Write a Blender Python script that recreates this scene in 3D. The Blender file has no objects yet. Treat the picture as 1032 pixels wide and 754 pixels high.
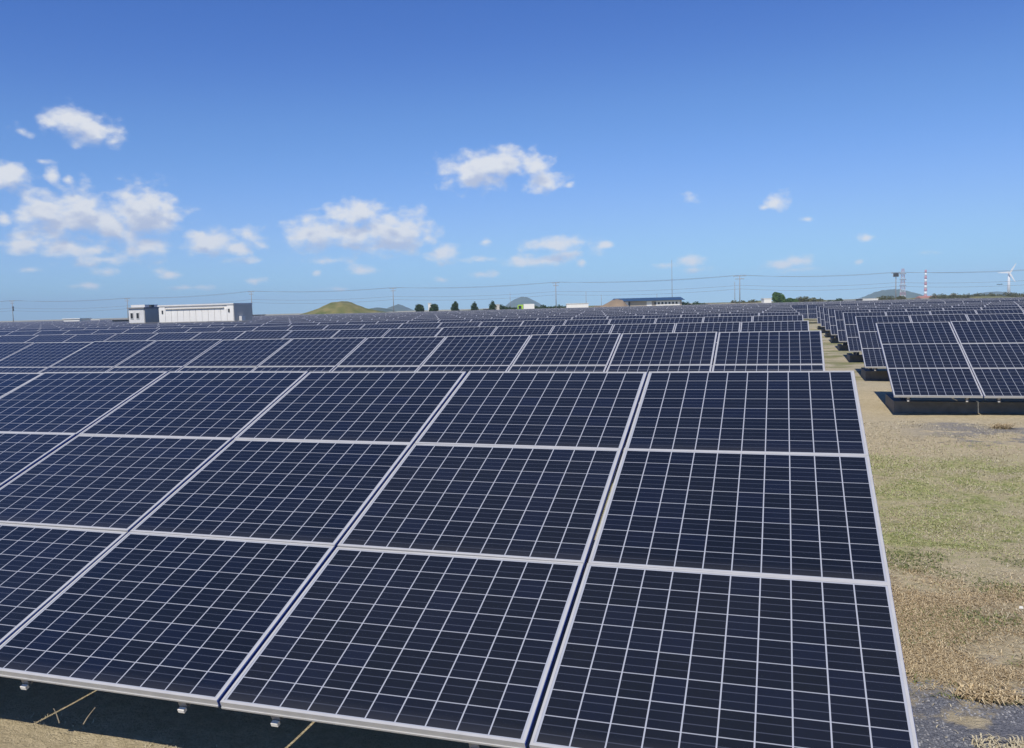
import bpy, math, random
from mathutils import Vector, Matrix, noise
R=math.radians
random.seed(7)
scene=bpy.context.scene
C=scene.collection

# ---------------------------------------------------------------- camera
# rows of the matrix: world X (along the panel rows), Y (across them, away), Z (up) seen in camera axes
XA=(0.952080899,-0.000359819,-0.305846094)
YA=(0.30477209,-0.0826229,0.94883478)
ZA=(-0.0256113,-0.99658082,-0.07855402)
CAMZ=2.0; F=850.0
cam_d=bpy.data.cameras.new('camera'); cam=bpy.data.objects.new('camera',cam_d); C.objects.link(cam)
cam_d.sensor_width=36; cam_d.lens=F/1032*36; cam_d.clip_start=.05; cam_d.clip_end=30000
cam.matrix_world=Matrix(((XA[0],-XA[1],-XA[2],0),(YA[0],-YA[1],-YA[2],0),(ZA[0],-ZA[1],-ZA[2],CAMZ),(0,0,0,1)))
scene.camera=cam
def ray(px,py):
    c=((px-516)/F,(py-377)/F,1.0)
    return Vector((sum(a*b for a,b in zip(XA,c)),sum(a*b for a,b in zip(YA,c)),sum(a*b for a,b in zip(ZA,c))))
def P(px,py,d):                      # where a sight line meets a given distance
    return ray(px,py)*d+Vector((0,0,CAMZ))
def hor(px): return 310-.0257*(px-516)

# ---------------------------------------------------------------- light
SUN_EL=R(54); SUN_DIR=Vector((-.07,-1,0)).normalized()*math.cos(SUN_EL)+Vector((0,0,math.sin(SUN_EL)))
sd=bpy.data.lights.new('sun','SUN'); sd.energy=4.3; sd.angle=R(.53); sd.color=(1,.955,.89)
so=bpy.data.objects.new('sun',sd); C.objects.link(so)
so.rotation_euler=SUN_DIR.to_track_quat('Z','Y').to_euler(); so.location=(0,-20,60)
scene.view_settings.view_transform='Standard'; scene.view_settings.look='None'
scene.view_settings.gamma=1; scene.view_settings.exposure=0; scene.view_settings.use_curve_mapping=False
scene.render.engine='CYCLES'
scene.cycles.max_bounces=6; scene.cycles.diffuse_bounces=2; scene.cycles.volume_bounces=0; scene.cycles.transparent_max_bounces=8

w=bpy.data.worlds.new('World'); w.cycles.sampling_method='MANUAL'; w.cycles.sample_map_resolution=256; scene.world=w; w.use_nodes=True
nt=w.node_tree; nt.nodes.clear(); N=nt.nodes; L=nt.links
def node(tree,t,**k):
    n=tree.nodes.new(t)
    for a,b in k.items():
        if a.startswith('i_'):
            n.inputs[int(a[2:])].default_value=b
        else: setattr(n,a,b)
    return n
def mth(tree,op,a,b=None,c=None,clamp=False):
    n=tree.nodes.new('ShaderNodeMath'); n.operation=op; n.use_clamp=clamp
    for i,v in enumerate((a,b,c)):
        if v is None: continue
        if hasattr(v,'is_output'): tree.links.new(v,n.inputs[i])
        else: n.inputs[i].default_value=v
    return n.outputs[0]
def azel(v):
    return math.atan2(v.x,v.y), math.atan2(v.z,math.hypot(v.x,v.y))
def cloud_group(puffs):
    g=bpy.data.node_groups.new('cloud_field','ShaderNodeTree')
    g.interface.new_socket('uv',in_out='INPUT',socket_type='NodeSocketVector')
    g.interface.new_socket('field',in_out='OUTPUT',socket_type='NodeSocketFloat')
    gi=g.nodes.new('NodeGroupInput'); go=g.nodes.new('NodeGroupOutput')
    cur=None
    for (px,py,rx,ry,a) in puffs:
        r0=ray(px,py); A,E=azel(r0); A2,_=azel(ray(px+1,py)); _,E2=azel(ray(px,py-1))
        sx=1/(rx*abs(A2-A)); sy=1/(ry*abs(E2-E))
        s=g.nodes.new('ShaderNodeVectorMath'); s.operation='MULTIPLY_ADD'
        g.links.new(gi.outputs[0],s.inputs[0]); s.inputs[1].default_value=(sx,sy,0); s.inputs[2].default_value=(-A*sx,-E*sy,0)
        l=g.nodes.new('ShaderNodeVectorMath'); l.operation='LENGTH'; g.links.new(s.outputs[0],l.inputs[0])
        f=mth(g,'MULTIPLY_ADD',l.outputs['Value'],-1.0,a)
        cur=f if cur is None else mth(g,'SMOOTH_MAX',cur,f,.15)
    nz=node(g,'ShaderNodeTexNoise'); nz.inputs['Scale'].default_value=42; nz.inputs['Detail'].default_value=10; nz.inputs['Roughness'].default_value=.55
    m=g.nodes.new('ShaderNodeVectorMath'); m.operation='MULTIPLY'; m.inputs[1].default_value=(1,1.5,1)
    g.links.new(gi.outputs[0],m.inputs[0]); g.links.new(m.outputs[0],nz.inputs['Vector'])
    n2=mth(g,'SUBTRACT',nz.outputs['Fac'],.5)
    # small-scale billows
    vz=node(g,'ShaderNodeTexVoronoi'); vz.inputs['Scale'].default_value=95; vz.feature='SMOOTH_F1'
    g.links.new(m.outputs[0],vz.inputs['Vector'])
    b=mth(g,'MULTIPLY_ADD',vz.outputs['Distance'],-.40,.17)
    tot=mth(g,'MULTIPLY_ADD',n2,2.4,cur)
    tot=mth(g,'ADD',tot,b)
    g.links.new(tot,go.inputs[0]); return g
PUFFS=[(70,121,26,14,1.0),(92,130,24,16,1.0),(113,143,12,9,.8),(52,124,18,10,.75),(22,132,16,10,.42),
 (8,178,24,14,1.0),(53,177,9,9,.8),(69,181,8,6,.7),(44,163,18,5,.35),
 (48,214,30,19,1.1),(82,217,24,24,1.15),(112,230,20,14,1.05),(146,214,32,22,1.2),(166,210,14,14,.9),(4,222,9,10,.8),
 (22,247,26,10,1.0),(60,250,36,9,.95),(95,252,22,7,.7),(150,247,20,11,.95),(138,254,14,8,.8),
 (214,244,28,13,1.0),(238,250,18,9,.8),(266,248,14,8,.62),(203,239,12,9,.8),
 (318,234,28,17,1.0),(360,215,28,12,1.05),(352,237,34,14,.95),(396,234,34,19,1.15),(430,240,16,8,.6),(304,238,12,10,.8),
 (478,174,28,15,1.2),(508,165,27,14,1.15),(535,166,20,11,.95),(550,182,20,11,.95),(574,186,8,5,.55),
 (447,256,19,9,.85),(490,244,12,7,.4),(563,246,30,8,1.0),(610,247,12,5,.55),(540,263,32,7,.85),(586,265,8,6,.5),
 (697,200,15,8,.5),(783,203,16,11,.66),(770,209,12,6,.4),(815,221,12,5,.3),(873,240,13,6,.45),
 (788,267,17,7,.85),(805,263,14,7,.85),(866,264,8,4,.6),(672,268,20,6,.5),(697,264,20,8,.65),
 (485,276,18,6,.55),(366,273,20,7,.65),(320,275,9,5,.4),(171,277,16,7,.65),(106,274,16,7,.6),(85,288,34,6,.42),(30,272,16,5,.5),(445,282,12,5,.4),(256,283,24,5,.35),(330,291,30,4,.3),
 (-60,200,40,30,1.0),(-120,150,50,26,1.0),(1130,210,40,18,.9),(1210,260,50,14,.8)]
PUFFS=[(a,b,c*1.05,d*1.05,e+(.10 if e<.75 else .12)) for a,b,c,d,e in PUFFS]
PUFFS+=[(60,226,46,22,.75),(130,236,36,16,.7),(20,240,34,16,.7),(110,262,60,9,0.60),(380,242,50,12,0.65),(240,262,40,7,0.50),(575,256,40,9,0.55),(330,262,50,8,0.45),(800,272,46,6,0.50),(700,272,40,6,0.50),(930,255,40,6,.3),(190,290,60,5,0.45),(480,262,40,6,0.45),(250,236,50,14,0.50)]
cg=cloud_group(PUFFS)
tc=N.new('ShaderNodeTexCoord'); sp=N.new('ShaderNodeSeparateXYZ'); L.new(tc.outputs['Generated'],sp.inputs[0])
az=mth(nt,'ARCTAN2',sp.outputs[0],sp.outputs[1]); el=mth(nt,'ARCSINE',sp.outputs[2])
uv=N.new('ShaderNodeCombineXYZ'); L.new(az,uv.inputs[0]); L.new(el,uv.inputs[1])
g1=N.new('ShaderNodeGroup'); g1.node_tree=cg; L.new(uv.outputs[0],g1.inputs[0])
up=N.new('ShaderNodeVectorMath'); up.operation='ADD'; up.inputs[1].default_value=(-.003,.016,0); L.new(uv.outputs[0],up.inputs[0])
g2=N.new('ShaderNodeGroup'); g2.node_tree=cg; L.new(up.outputs[0],g2.inputs[0])
dens=node(nt,'ShaderNodeMapRange',interpolation_type='SMOOTHSTEP'); L.new(g1.outputs[0],dens.inputs[0]); dens.inputs[1].default_value=-.22; dens.inputs[2].default_value=.88
dn=mth(nt,'MULTIPLY',dens.outputs[0],.95)
cloud_shade=node(nt,'ShaderNodeMapRange',interpolation_type='SMOOTHSTEP'); L.new(g2.outputs[0],cloud_shade.inputs[0]); cloud_shade.inputs[1].default_value=.15; cloud_shade.inputs[2].default_value=1.15  # shade painted into the clouds: greyer where more cloud lies above
ccol=node(nt,'ShaderNodeMixRGB'); L.new(cloud_shade.outputs[0],ccol.inputs[0]); ccol.inputs[1].default_value=(8.1,8.3,8.7,1); ccol.inputs[2].default_value=(4.9,5.6,7.4,1)
sky=N.new('ShaderNodeTexSky'); sky.sky_type='NISHITA'; sky.sun_disc=False
sky.sun_elevation=SUN_EL; sky.sun_rotation=math.atan2(SUN_DIR.x,SUN_DIR.y)
sky.altitude=0; sky.air_density=1.0; sky.dust_density=0.0; sky.ozone_density=4.0
def scl(src,k):
    n=N.new('ShaderNodeVectorMath'); n.operation='SCALE'; n.inputs['Scale'].default_value=k; L.new(src,n.inputs[0]); return n.outputs[0]
cur=N.new('ShaderNodeRGBCurve'); L.new(scl(sky.outputs[0],.1),cur.inputs['Color'])
for ch,pts in ((0,((0,0),(.14,.064),(.226,.140),(.465,.30),(.85,.38),(1,.41))),(1,((0,0),(.257,.185),(.381,.325),(.672,.56),(.86,.68),(1,.74))),(2,((0,0),(.457,.575),(.611,.77),(.74,.93),(.80,.97),(1,1)))):
    c=cur.mapping.curves[ch]; c.points[0].location=pts[0]; c.points[1].location=pts[-1]
    for p_ in pts[1:-1]: c.points.new(*p_)
cur.mapping.update()
class _o: pass
hs=_o(); hs.outputs=[scl(cur.outputs[0],10)]
mx=N.new('ShaderNodeMixRGB'); L.new(dn,mx.inputs[0]); L.new(hs.outputs[0],mx.inputs[1]); L.new(ccol.outputs[0],mx.inputs[2])
bg=N.new('ShaderNodeBackground'); bg.inputs[1].default_value=.1; L.new(mx.outputs[0],bg.inputs[0])
wo=N.new('ShaderNodeOutputWorld'); L.new(bg.outputs[0],wo.inputs[0])

# ---------------------------------------------------------------- helpers
def tag(o,label=None,cat=None,group=None,kind=None):
    if label: o['label']=label
    if cat: o['category']=cat
    if group: o['group']=group
    if kind: o['kind']=kind
    return o
def empty(name,loc=(0,0,0),rz=0):
    o=bpy.data.objects.new(name,None); C.objects.link(o); o.location=loc; o.rotation_euler=(0,0,rz); o.empty_display_size=.2
    return o
class MB:
    def __init__(s): s.v=[];s.f=[];s.m=[];s.uv=None
    def quad(s,a,b,c,d,m=0):
        n=len(s.v); s.v+=[tuple(a),tuple(b),tuple(c),tuple(d)]; s.f.append((n,n+1,n+2,n+3)); s.m.append(m)
    def tri(s,a,b,c,m=0):
        n=len(s.v); s.v+=[tuple(a),tuple(b),tuple(c)]; s.f.append((n,n+1,n+2)); s.m.append(m)
    def box(s,x0,x1,y0,y1,z0,z1,m=0,M=None):
        p=[Vector((x,y,z)) for z in (z0,z1) for y in (y0,y1) for x in (x0,x1)]
        if M is not None: p=[M@q for q in p]
        n=len(s.v); s.v+=[tuple(q) for q in p]
        for f in ((0,2,3,1),(4,5,7,6),(0,1,5,4),(2,6,7,3),(0,4,6,2),(1,3,7,5)):
            s.f.append(tuple(n+i for i in f)); s.m.append(m)
    def tube(s,pts,rad,n=6,m=0,cap=True):
        if not hasattr(rad,'__len__'): rad=[rad]*len(pts)
        pts=[Vector(p) for p in pts]; base=len(s.v)
        for i,p in enumerate(pts):
            d=(pts[min(i+1,len(pts)-1)]-pts[max(i-1,0)]).normalized()
            a=d.cross(Vector((0,0,1)) if abs(d.z)<.9 else Vector((1,0,0))).normalized(); b=d.cross(a)
            for k in range(n):
                t=2*math.pi*k/n; s.v.append(tuple(p+(a*math.cos(t)+b*math.sin(t))*rad[i]))
        for i in range(len(pts)-1):
            for k in range(n):
                k2=(k+1)%n; s.f.append((base+i*n+k,base+i*n+k2,base+(i+1)*n+k2,base+(i+1)*n+k)); s.m.append(m)
        if cap:
            s.f.append(tuple(base+k for k in range(n))[::-1]); s.m.append(m)
            s.f.append(tuple(base+(len(pts)-1)*n+k for k in range(n))); s.m.append(m)
    def mesh(s,name,mats,smooth=False):
        me=bpy.data.meshes.new(name); me.from_pydata(s.v,[],s.f)
        for m in (mats if isinstance(mats,(list,tuple)) else [mats]): me.materials.append(m)
        me.polygons.foreach_set('material_index',s.m)
        if smooth: me.polygons.foreach_set('use_smooth',[True]*len(s.f))
        me.update(); return me
    def build(s,name,mats,parent=None,smooth=False):
        o=bpy.data.objects.new(name,s.mesh(name,mats,smooth)); C.objects.link(o)
        if parent is not None: o.parent=parent
        return o
def mat(name,col,rough=.8,metal=0.0,spec=.5,var=0.0,scale=8.0,bump=0.0,col2=None):
    m=bpy.data.materials.new(name); m.use_nodes=True; t=m.node_tree; b=t.nodes['Principled BSDF']
    b.inputs['Base Color'].default_value=(*col,1); b.inputs['Roughness'].default_value=rough; b.inputs['Metallic'].default_value=metal
    b.inputs['Specular IOR Level'].default_value=spec
    if var or col2:
        tcn=t.nodes.new('ShaderNodeTexCoord'); nz=t.nodes.new('ShaderNodeTexNoise'); nz.inputs['Scale'].default_value=scale; nz.inputs['Detail'].default_value=6
        t.links.new(tcn.outputs['Object'],nz.inputs['Vector'])
        rp=t.nodes.new('ShaderNodeMapRange'); rp.inputs[1].default_value=.3; rp.inputs[2].default_value=.7; t.links.new(nz.outputs['Fac'],rp.inputs[0])
        c2=col2 or tuple(c*(1-var) for c in col)
        mxn=t.nodes.new('ShaderNodeMixRGB'); mxn.inputs[1].default_value=(*col,1); mxn.inputs[2].default_value=(*c2,1)
        t.links.new(rp.outputs[0],mxn.inputs[0]); t.links.new(mxn.outputs[0],b.inputs['Base Color'])
        if bump:
            bp=t.nodes.new('ShaderNodeBump'); bp.inputs['Strength'].default_value=bump; t.links.new(nz.outputs['Fac'],bp.inputs['Height']); t.links.new(bp.outputs[0],b.inputs['Normal'])
    return m
def leafmat(name,c1,c2):
    m=bpy.data.materials.new(name); m.use_nodes=True; t=m.node_tree; b=t.nodes['Principled BSDF']
    g=t.nodes.new('ShaderNodeNewGeometry'); mxn=t.nodes.new('ShaderNodeMixRGB'); mxn.inputs[1].default_value=(*c1,1); mxn.inputs[2].default_value=(*c2,1)
    t.links.new(g.outputs['Random Per Island'],mxn.inputs[0]); t.links.new(mxn.outputs[0],b.inputs['Base Color'])
    b.inputs['Roughness'].default_value=.75; b.inputs['Specular IOR Level'].default_value=.2
    return m
def ground_z(x,y):
    t=min(max((y-5)/8,0),1); t=t*t*(3-2*t)
    z=.04*t
    if y<60 and abs(x)<60:
        z+=.035*noise.noise(Vector((x*.55,y*.55,0)))+.014*noise.noise(Vector((x*2.3,y*2.3,3)))
    return z

# ---------------------------------------------------------------- materials
def cell_material():
    m=bpy.data.materials.new('solar_cells'); m.use_nodes=True; t=m.node_tree; b=t.nodes['Principled BSDF']
    uvn=t.nodes.new('ShaderNodeUVMap'); uvn.uv_map='UVMap'
    s=t.nodes.new('ShaderNodeSeparateXYZ'); t.links.new(uvn.outputs[0],s.inputs[0]); u,v=s.outputs[0],s.outputs[1]
    def line(x,half):
        f=mth(t,'FRACT',mth(t,'ADD',x,.5)); d=mth(t,'ABSOLUTE',mth(t,'SUBTRACT',f,.5)); return mth(t,'LESS_THAN',d,half)
    lu=line(u,.022); lv=line(v,.018)
    # outside of the cell field: white backsheet margin
    o1=mth(t,'GREATER_THAN',mth(t,'ABSOLUTE',mth(t,'SUBTRACT',u,5.0)),4.98)
    o2=mth(t,'GREATER_THAN',mth(t,'ABSOLUTE',mth(t,'SUBTRACT',v,4.0)),3.985)
    white=mth(t,'MAXIMUM',mth(t,'MAXIMUM',lu,mth(t,'MULTIPLY',lv,.82)),mth(t,'MAXIMUM',o1,o2))
    bus=mth(t,'LESS_THAN',mth(t,'ABSOLUTE',mth(t,'SUBTRACT',mth(t,'ABSOLUTE',mth(t,'SUBTRACT',mth(t,'FRACT',v),.5)),.17)),.017)   # two tabbing lines along every cell
    cell=t.nodes.new('ShaderNodeCombineXYZ')
    oi=t.nodes.new('ShaderNodeObjectInfo')
    t.links.new(mth(t,'FLOOR',u),cell.inputs[0]); t.links.new(mth(t,'FLOOR',v),cell.inputs[1]); t.links.new(mth(t,'MULTIPLY',oi.outputs['Random'],97.0),cell.inputs[2])
    wn=t.nodes.new('ShaderNodeTexWhiteNoise'); wn.noise_dimensions='3D'; t.links.new(cell.outputs[0],wn.inputs['Vector'])
    tcn=t.nodes.new('ShaderNodeTexCoord')
    vo=t.nodes.new('ShaderNodeTexVoronoi'); vo.inputs['Scale'].default_value=90; t.links.new(tcn.outputs['Object'],vo.inputs['Vector'])
    sc=t.nodes.new('ShaderNodeSeparateColor'); t.links.new(vo.outputs['Color'],sc.inputs[0])
    k=mth(t,'ADD',mth(t,'MULTIPLY',mth(t,'POWER',wn.outputs['Value'],2.5),.6),mth(t,'MULTIPLY',sc.outputs[0],.22))
    c1=t.nodes.new('ShaderNodeMixRGB'); t.links.new(k,c1.inputs[0]); c1.inputs[1].default_value=(.0062,.0078,.0085,1); c1.inputs[2].default_value=(.0068,.0100,.021,1)
    c2=t.nodes.new('ShaderNodeMixRGB'); t.links.new(mth(t,'MULTIPLY',bus,.42),c2.inputs[0]); t.links.new(c1.outputs[0],c2.inputs[1]); c2.inputs[2].default_value=(.10,.11,.14,1)
    c3=t.nodes.new('ShaderNodeMixRGB'); t.links.new(white,c3.inputs[0]); t.links.new(c2.outputs[0],c3.inputs[1]); c3.inputs[2].default_value=(.40,.41,.43,1)
    # thin dust film
    nz=t.nodes.new('ShaderNodeTexNoise'); nz.inputs['Scale'].default_value=2.3; nz.inputs['Detail'].default_value=7
    off=t.nodes.new('ShaderNodeVectorMath'); off.operation='ADD'; t.links.new(tcn.outputs['Object'],off.inputs[0]); t.links.new(cell.outputs[0],off.inputs[1])
    nv=t.nodes.new('ShaderNodeVectorMath'); nv.operation='ADD'; t.links.new(tcn.outputs['Object'],nv.inputs[0])
    cm=t.nodes.new('ShaderNodeCombineXYZ'); t.links.new(mth(t,'MULTIPLY',oi.outputs['Random'],50.0),cm.inputs[0]); t.links.new(cm.outputs[0],nv.inputs[1]); t.links.new(nv.outputs[0],nz.inputs['Vector'])
    low=mth(t,'MULTIPLY',mth(t,'SUBTRACT',1.0,mth(t,'MULTIPLY',v,1.8),None,True),.06)
    du=mth(t,'ADD',mth(t,'MULTIPLY_ADD',nz.outputs['Fac'],.022,mth(t,'MULTIPLY',oi.outputs['Random'],.012)),low)
    c4=t.nodes.new('ShaderNodeMixRGB'); t.links.new(du,c4.inputs[0]); t.links.new(c3.outputs[0],c4.inputs[1]); c4.inputs[2].default_value=(.30,.28,.25,1)
    t.links.new(c4.outputs[0],b.inputs['Base Color'])
    t.links.new(mth(t,'MULTIPLY_ADD',nz.outputs['Fac'],.16,.10),b.inputs['Roughness'])
    b.inputs['IOR'].default_value=1.5; b.inputs['Specular IOR Level'].default_value=.5
    return m
M_cell=cell_material()
M_frame=mat('anodised_aluminium_frame',(.49,.475,.44),.45,.0,var=.12,scale=14)
M_gap=mat('blue_frame_edge',(.10,.16,.42),.45,.2)
M_back=mat('black_backsheet',(.03,.03,.03),.7)  # unseen backs made black to cut bounce light under the arrays
M_steel=mat('galvanised_steel',(.36,.37,.39),.5,.6,var=.25,scale=20)
M_conc=mat('concrete_footing',(.22,.215,.20),.9,var=.3,scale=9,bump=.3)
M_white=mat('white_painted_metal',(.90,.86,.77),.5,var=.08,scale=1.5)
M_whited=mat('white_wall',(.74,.72,.67),.7,var=.12,scale=1.2)
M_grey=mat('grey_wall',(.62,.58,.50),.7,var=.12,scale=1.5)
M_dark=mat('dark_metal',(.05,.055,.06),.5)
M_pole=mat('concrete_pole',(.30,.29,.28),.8,var=.15,scale=3)
M_wire=mat('wire',(.2,.21,.23),.6)
M_blue=mat('blue_sheet_roof',(.03,.075,.14),.45,var=.25,scale=.6)
M_glass=mat('dark_window_glass',(.03,.035,.04),.12)
M_beige=mat('beige_wall',(.50,.42,.32),.8,var=.15,scale=.8)
M_red=mat('red_paint',(.55,.17,.15),.6); M_lime=mat('lime_panel',(.38,.60,.06),.6)  # red mixed paler, haze on tower and chimney put into the colour
M_pink=mat('faded_tile_roof',(.42,.20,.15),.8,var=.2,scale=1)
M_bark=mat('bark',(.10,.075,.055),.9,var=.3,scale=6)
M_tree=leafmat('dark_foliage',(.018,.040,.012),(.055,.090,.028))
M_tree2=leafmat('fresh_foliage',(.035,.085,.015),(.10,.17,.035))
M_scrub=leafmat('scrub_foliage',(.07,.085,.03),(.16,.15,.07))
M_dry=leafmat('dry_grass_blades',(.38,.32,.20),(.56,.49,.33))
M_grn=leafmat('green_grass_blades',(.22,.27,.085),(.48,.47,.21))
M_straw=leafmat('brown_straw',(.25,.17,.08),(.66,.53,.32))
M_hill=mat('distant_hill_woodland',(.045,.07,.03),.95,col2=(.075,.095,.045),scale=.02)
M_mound=mat('grassy_mound',(.075,.10,.02),.95,col2=(.24,.20,.075),scale=.3,bump=.3)
M_earth=mat('brown_earth',(.30,.22,.14),.95,var=.3,scale=.4)

def ground_material():
    m=bpy.data.materials.new('dry_grassy_ground'); m.use_nodes=True; t=m.node_tree; b=t.nodes['Principled BSDF']
    tcn=t.nodes.new('ShaderNodeTexCoord'); s=t.nodes.new('ShaderNodeSeparateXYZ'); t.links.new(tcn.outputs['Object'],s.inputs[0])
    def nz(scale,det=6,rough=.55,dim=None):
        n=t.nodes.new('ShaderNodeTexNoise'); n.inputs['Scale'].default_value=scale; n.inputs['Detail'].default_value=det; n.inputs['Roughness'].default_value=rough
        t.links.new(tcn.outputs['Object'],n.inputs['Vector']); return n.outputs['Fac']
    n1=nz(.7,5); n2=nz(2.6,6,.6); n3=nz(14,7,.7); n4=nz(75,5,.7)
    # distance along Y, wobbling, so the ground changes in uneven bands
    y=mth(t,'ADD',s.outputs[1],mth(t,'MULTIPLY',mth(t,'SUBTRACT',n1,.5),5.0)); y=mth(t,'ADD',y,mth(t,'MULTIPLY',mth(t,'SUBTRACT',n2,.5),2.6))
    y=mth(t,'ADD',y,mth(t,'MULTIPLY',mth(t,'SUBTRACT',n3,.5),1.1))
    def mix(f,a,bcol):
        n=t.nodes.new('ShaderNodeMixRGB')
        t.links.new(f,n.inputs[0]) if hasattr(f,'is_output') else setattr(n.inputs[0],'default_value',f)
        for i,c in ((1,a),(2,bcol)):
            if hasattr(c,'is_output'): t.links.new(c,n.inputs[i])
            else: n.inputs[i].default_value=(*c,1)
        return n.outputs[0]
    def ss(x,a,bb):
        n=t.nodes.new('ShaderNodeMapRange'); n.interpolation_type='SMOOTHSTEP'; t.links.new(x,n.inputs[0]); n.inputs[1].default_value=a; n.inputs[2].default_value=bb; return n.outputs[0]
    sand=mix(ss(n3,.3,.7),(.70,.58,.36),(.52,.425,.25))
    green=mix(ss(n3,.36,.64),(.25,.285,.08),(.56,.51,.23))
    straw=mix(ss(n3,.35,.66),(.29,.205,.105),(.60,.49,.29))
    gravel=mix(ss(n4,.38,.62),(.15,.155,.175),(.25,.25,.26))
    far=mix(ss(n1,.4,.62),(.50,.43,.29),(.25,.25,.11))
    def band(a,b2,c,d): return mth(t,'MULTIPLY',ss(y,a,b2),mth(t,'SUBTRACT',1.0,ss(y,c,d)))
    gfac=mth(t,'MULTIPLY',band(6.2,7.9,9.8,12.2),mth(t,'MULTIPLY_ADD',ss(n2,.38,.60),.75,.25)); col=mix(gfac,sand,green)
    col=mix(mth(t,'MULTIPLY',ss(n1,.5,.68),.35),col,straw)
    col=mix(band(4.5,4.9,5.7,6.4),col,straw)
    y2=mth(t,'ADD',s.outputs[1],mth(t,'MULTIPLY',mth(t,'SUBTRACT',n2,.5),2.4)); g=mth(t,'SUBTRACT',1.0,ss(mth(t,'ADD',y2,mth(t,'MULTIPLY',s.outputs[0],-.10)),4.25,4.8))
    g=mth(t,'MULTIPLY',g,ss(s.outputs[0],-.4,.1))
    g=mth(t,'MULTIPLY',g,mth(t,'SUBTRACT',1.0,mth(t,'MULTIPLY',ss(n2,.52,.60),.7)))
    col=mix(g,col,gravel)
    tr=band(12.9,13.2,13.9,14.3); tr=mth(t,'MULTIPLY',tr,mth(t,'MULTIPLY',ss(s.outputs[0],1.3,2.6),.7)); col=mix(tr,col,gravel)
    col=mix(ss(s.outputs[1],18,24),col,far)
    gr=t.nodes.new('ShaderNodeMixRGB'); gr.blend_type='MULTIPLY'; gr.inputs[0].default_value=.28; t.links.new(col,gr.inputs[1]); t.links.new(ss(n4,.2,.62),gr.inputs[2])
    t.links.new(gr.outputs[0],b.inputs['Base Color']); b.inputs['Roughness'].default_value=.95; b.inputs['Specular IOR Level'].default_value=.15
    bp=t.nodes.new('ShaderNodeBump'); bp.inputs['Strength'].default_value=.8; bp.inputs['Distance'].default_value=.03
    t.links.new(mth(t,'ADD',n4,mth(t,'MULTIPLY',n3,2.0)),bp.inputs['Height']); t.links.new(bp.outputs[0],b.inputs['Normal'])
    return m
M_ground=ground_material()

# ---------------------------------------------------------------- ground
def axis(lo,hi,fine0,fine1,step):
    a=[]; x=fine0
    while x<fine1: a.append(x); x+=step
    a.append(fine1); d=step; x=fine1
    while x<hi: d*=1.35; x=min(x+d,hi); a.append(x)
    d=step; x=fine0
    while x>lo: d*=1.35; x=max(x-d,lo); a.insert(0,x)
    return a
xs=axis(-6000,6000,-6,7,.13); ys=axis(-6000,6000,1.5,17,.13)
gm=MB(); gm.v=[(x,y,ground_z(x,y)) for y in ys for x in xs]; nx=len(xs)
for j in range(len(ys)-1):
    for i in range(nx-1):
        gm.f.append((j*nx+i,j*nx+i+1,(j+1)*nx+i+1,(j+1)*nx+i)); gm.m.append(0)
tag(gm.build('ground',M_ground,smooth=True),kind='structure')

# ---------------------------------------------------------------- solar arrays
TILT=R(20.6); PX=1.33; PS=1.065; PWD=1.312; PHT=1.0630; LIP=.0115; FD=.034
def add_uv(me,fn):
    uvl=me.uv_layers.new(name='UVMap')
    for l in me.loops: uvl.data[l.index].uv=fn(l.vertex_index,me.vertices[l.vertex_index].co)
def glass_uv(co_x,co_y):
    # 10 x 8 cells of 0.1252 x 0.1262 m
    return ((co_x)/.1276+5.0,(co_y-PHT/2)/.1288+4.0)
def glass(mb,ox=0,m=0):
    z=-.002; a=PWD/2-LIP
    mb.quad((ox-a,LIP,z),(ox+a,LIP,z),(ox+a,PHT-LIP,z),(ox-a,PHT-LIP,z),m)
def frame(mb,m=0,mside=0):
    a=PWD/2
    mb.box(-a,a,0,LIP,-FD,0,m); mb.box(-a,a,PHT-LIP,PHT,-FD,0,m)
    mb.box(-a,-a+LIP,LIP,PHT-LIP,-FD,0,m); mb.box(a-LIP,a,LIP,PHT-LIP,-FD,0,m)
    # flange groove that shows as a line on the frame's outer face
    mb.box(-a,a,-.004,0,-FD,-FD+.008,m)
    # blue outer edge strips on the frame sides
    mb.box(-a-.0015,-a,0,PHT,-FD,-.004,mside); mb.box(a,a+.0015,0,PHT,-FD,-.004,mside)
def back(mb,m): 
    a=PWD/2-LIP; mb.quad((-a,LIP,-.008),(-a,PHT-LIP,-.008),(a,PHT-LIP,-.008),(a,LIP,-.008),m)
gmb=MB(); glass(gmb); back(gmb,1); gl_me=gmb.mesh('solar_panel',[M_cell,M_back]); add_uv(gl_me,lambda i,c:glass_uv(c.x,c.y))
fmb=MB(); frame(fmb,0,1); fr_me=fmb.mesh('frame',[M_frame,M_gap])
cmb=MB(); glass(cmb,0,0); back(cmb,2); frame(cmb,1,3); pn_me=cmb.mesh('solar_panel',[M_cell,M_frame,M_back,M_gap]); add_uv(pn_me,lambda i,c:glass_uv(c.x,c.y))
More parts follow.
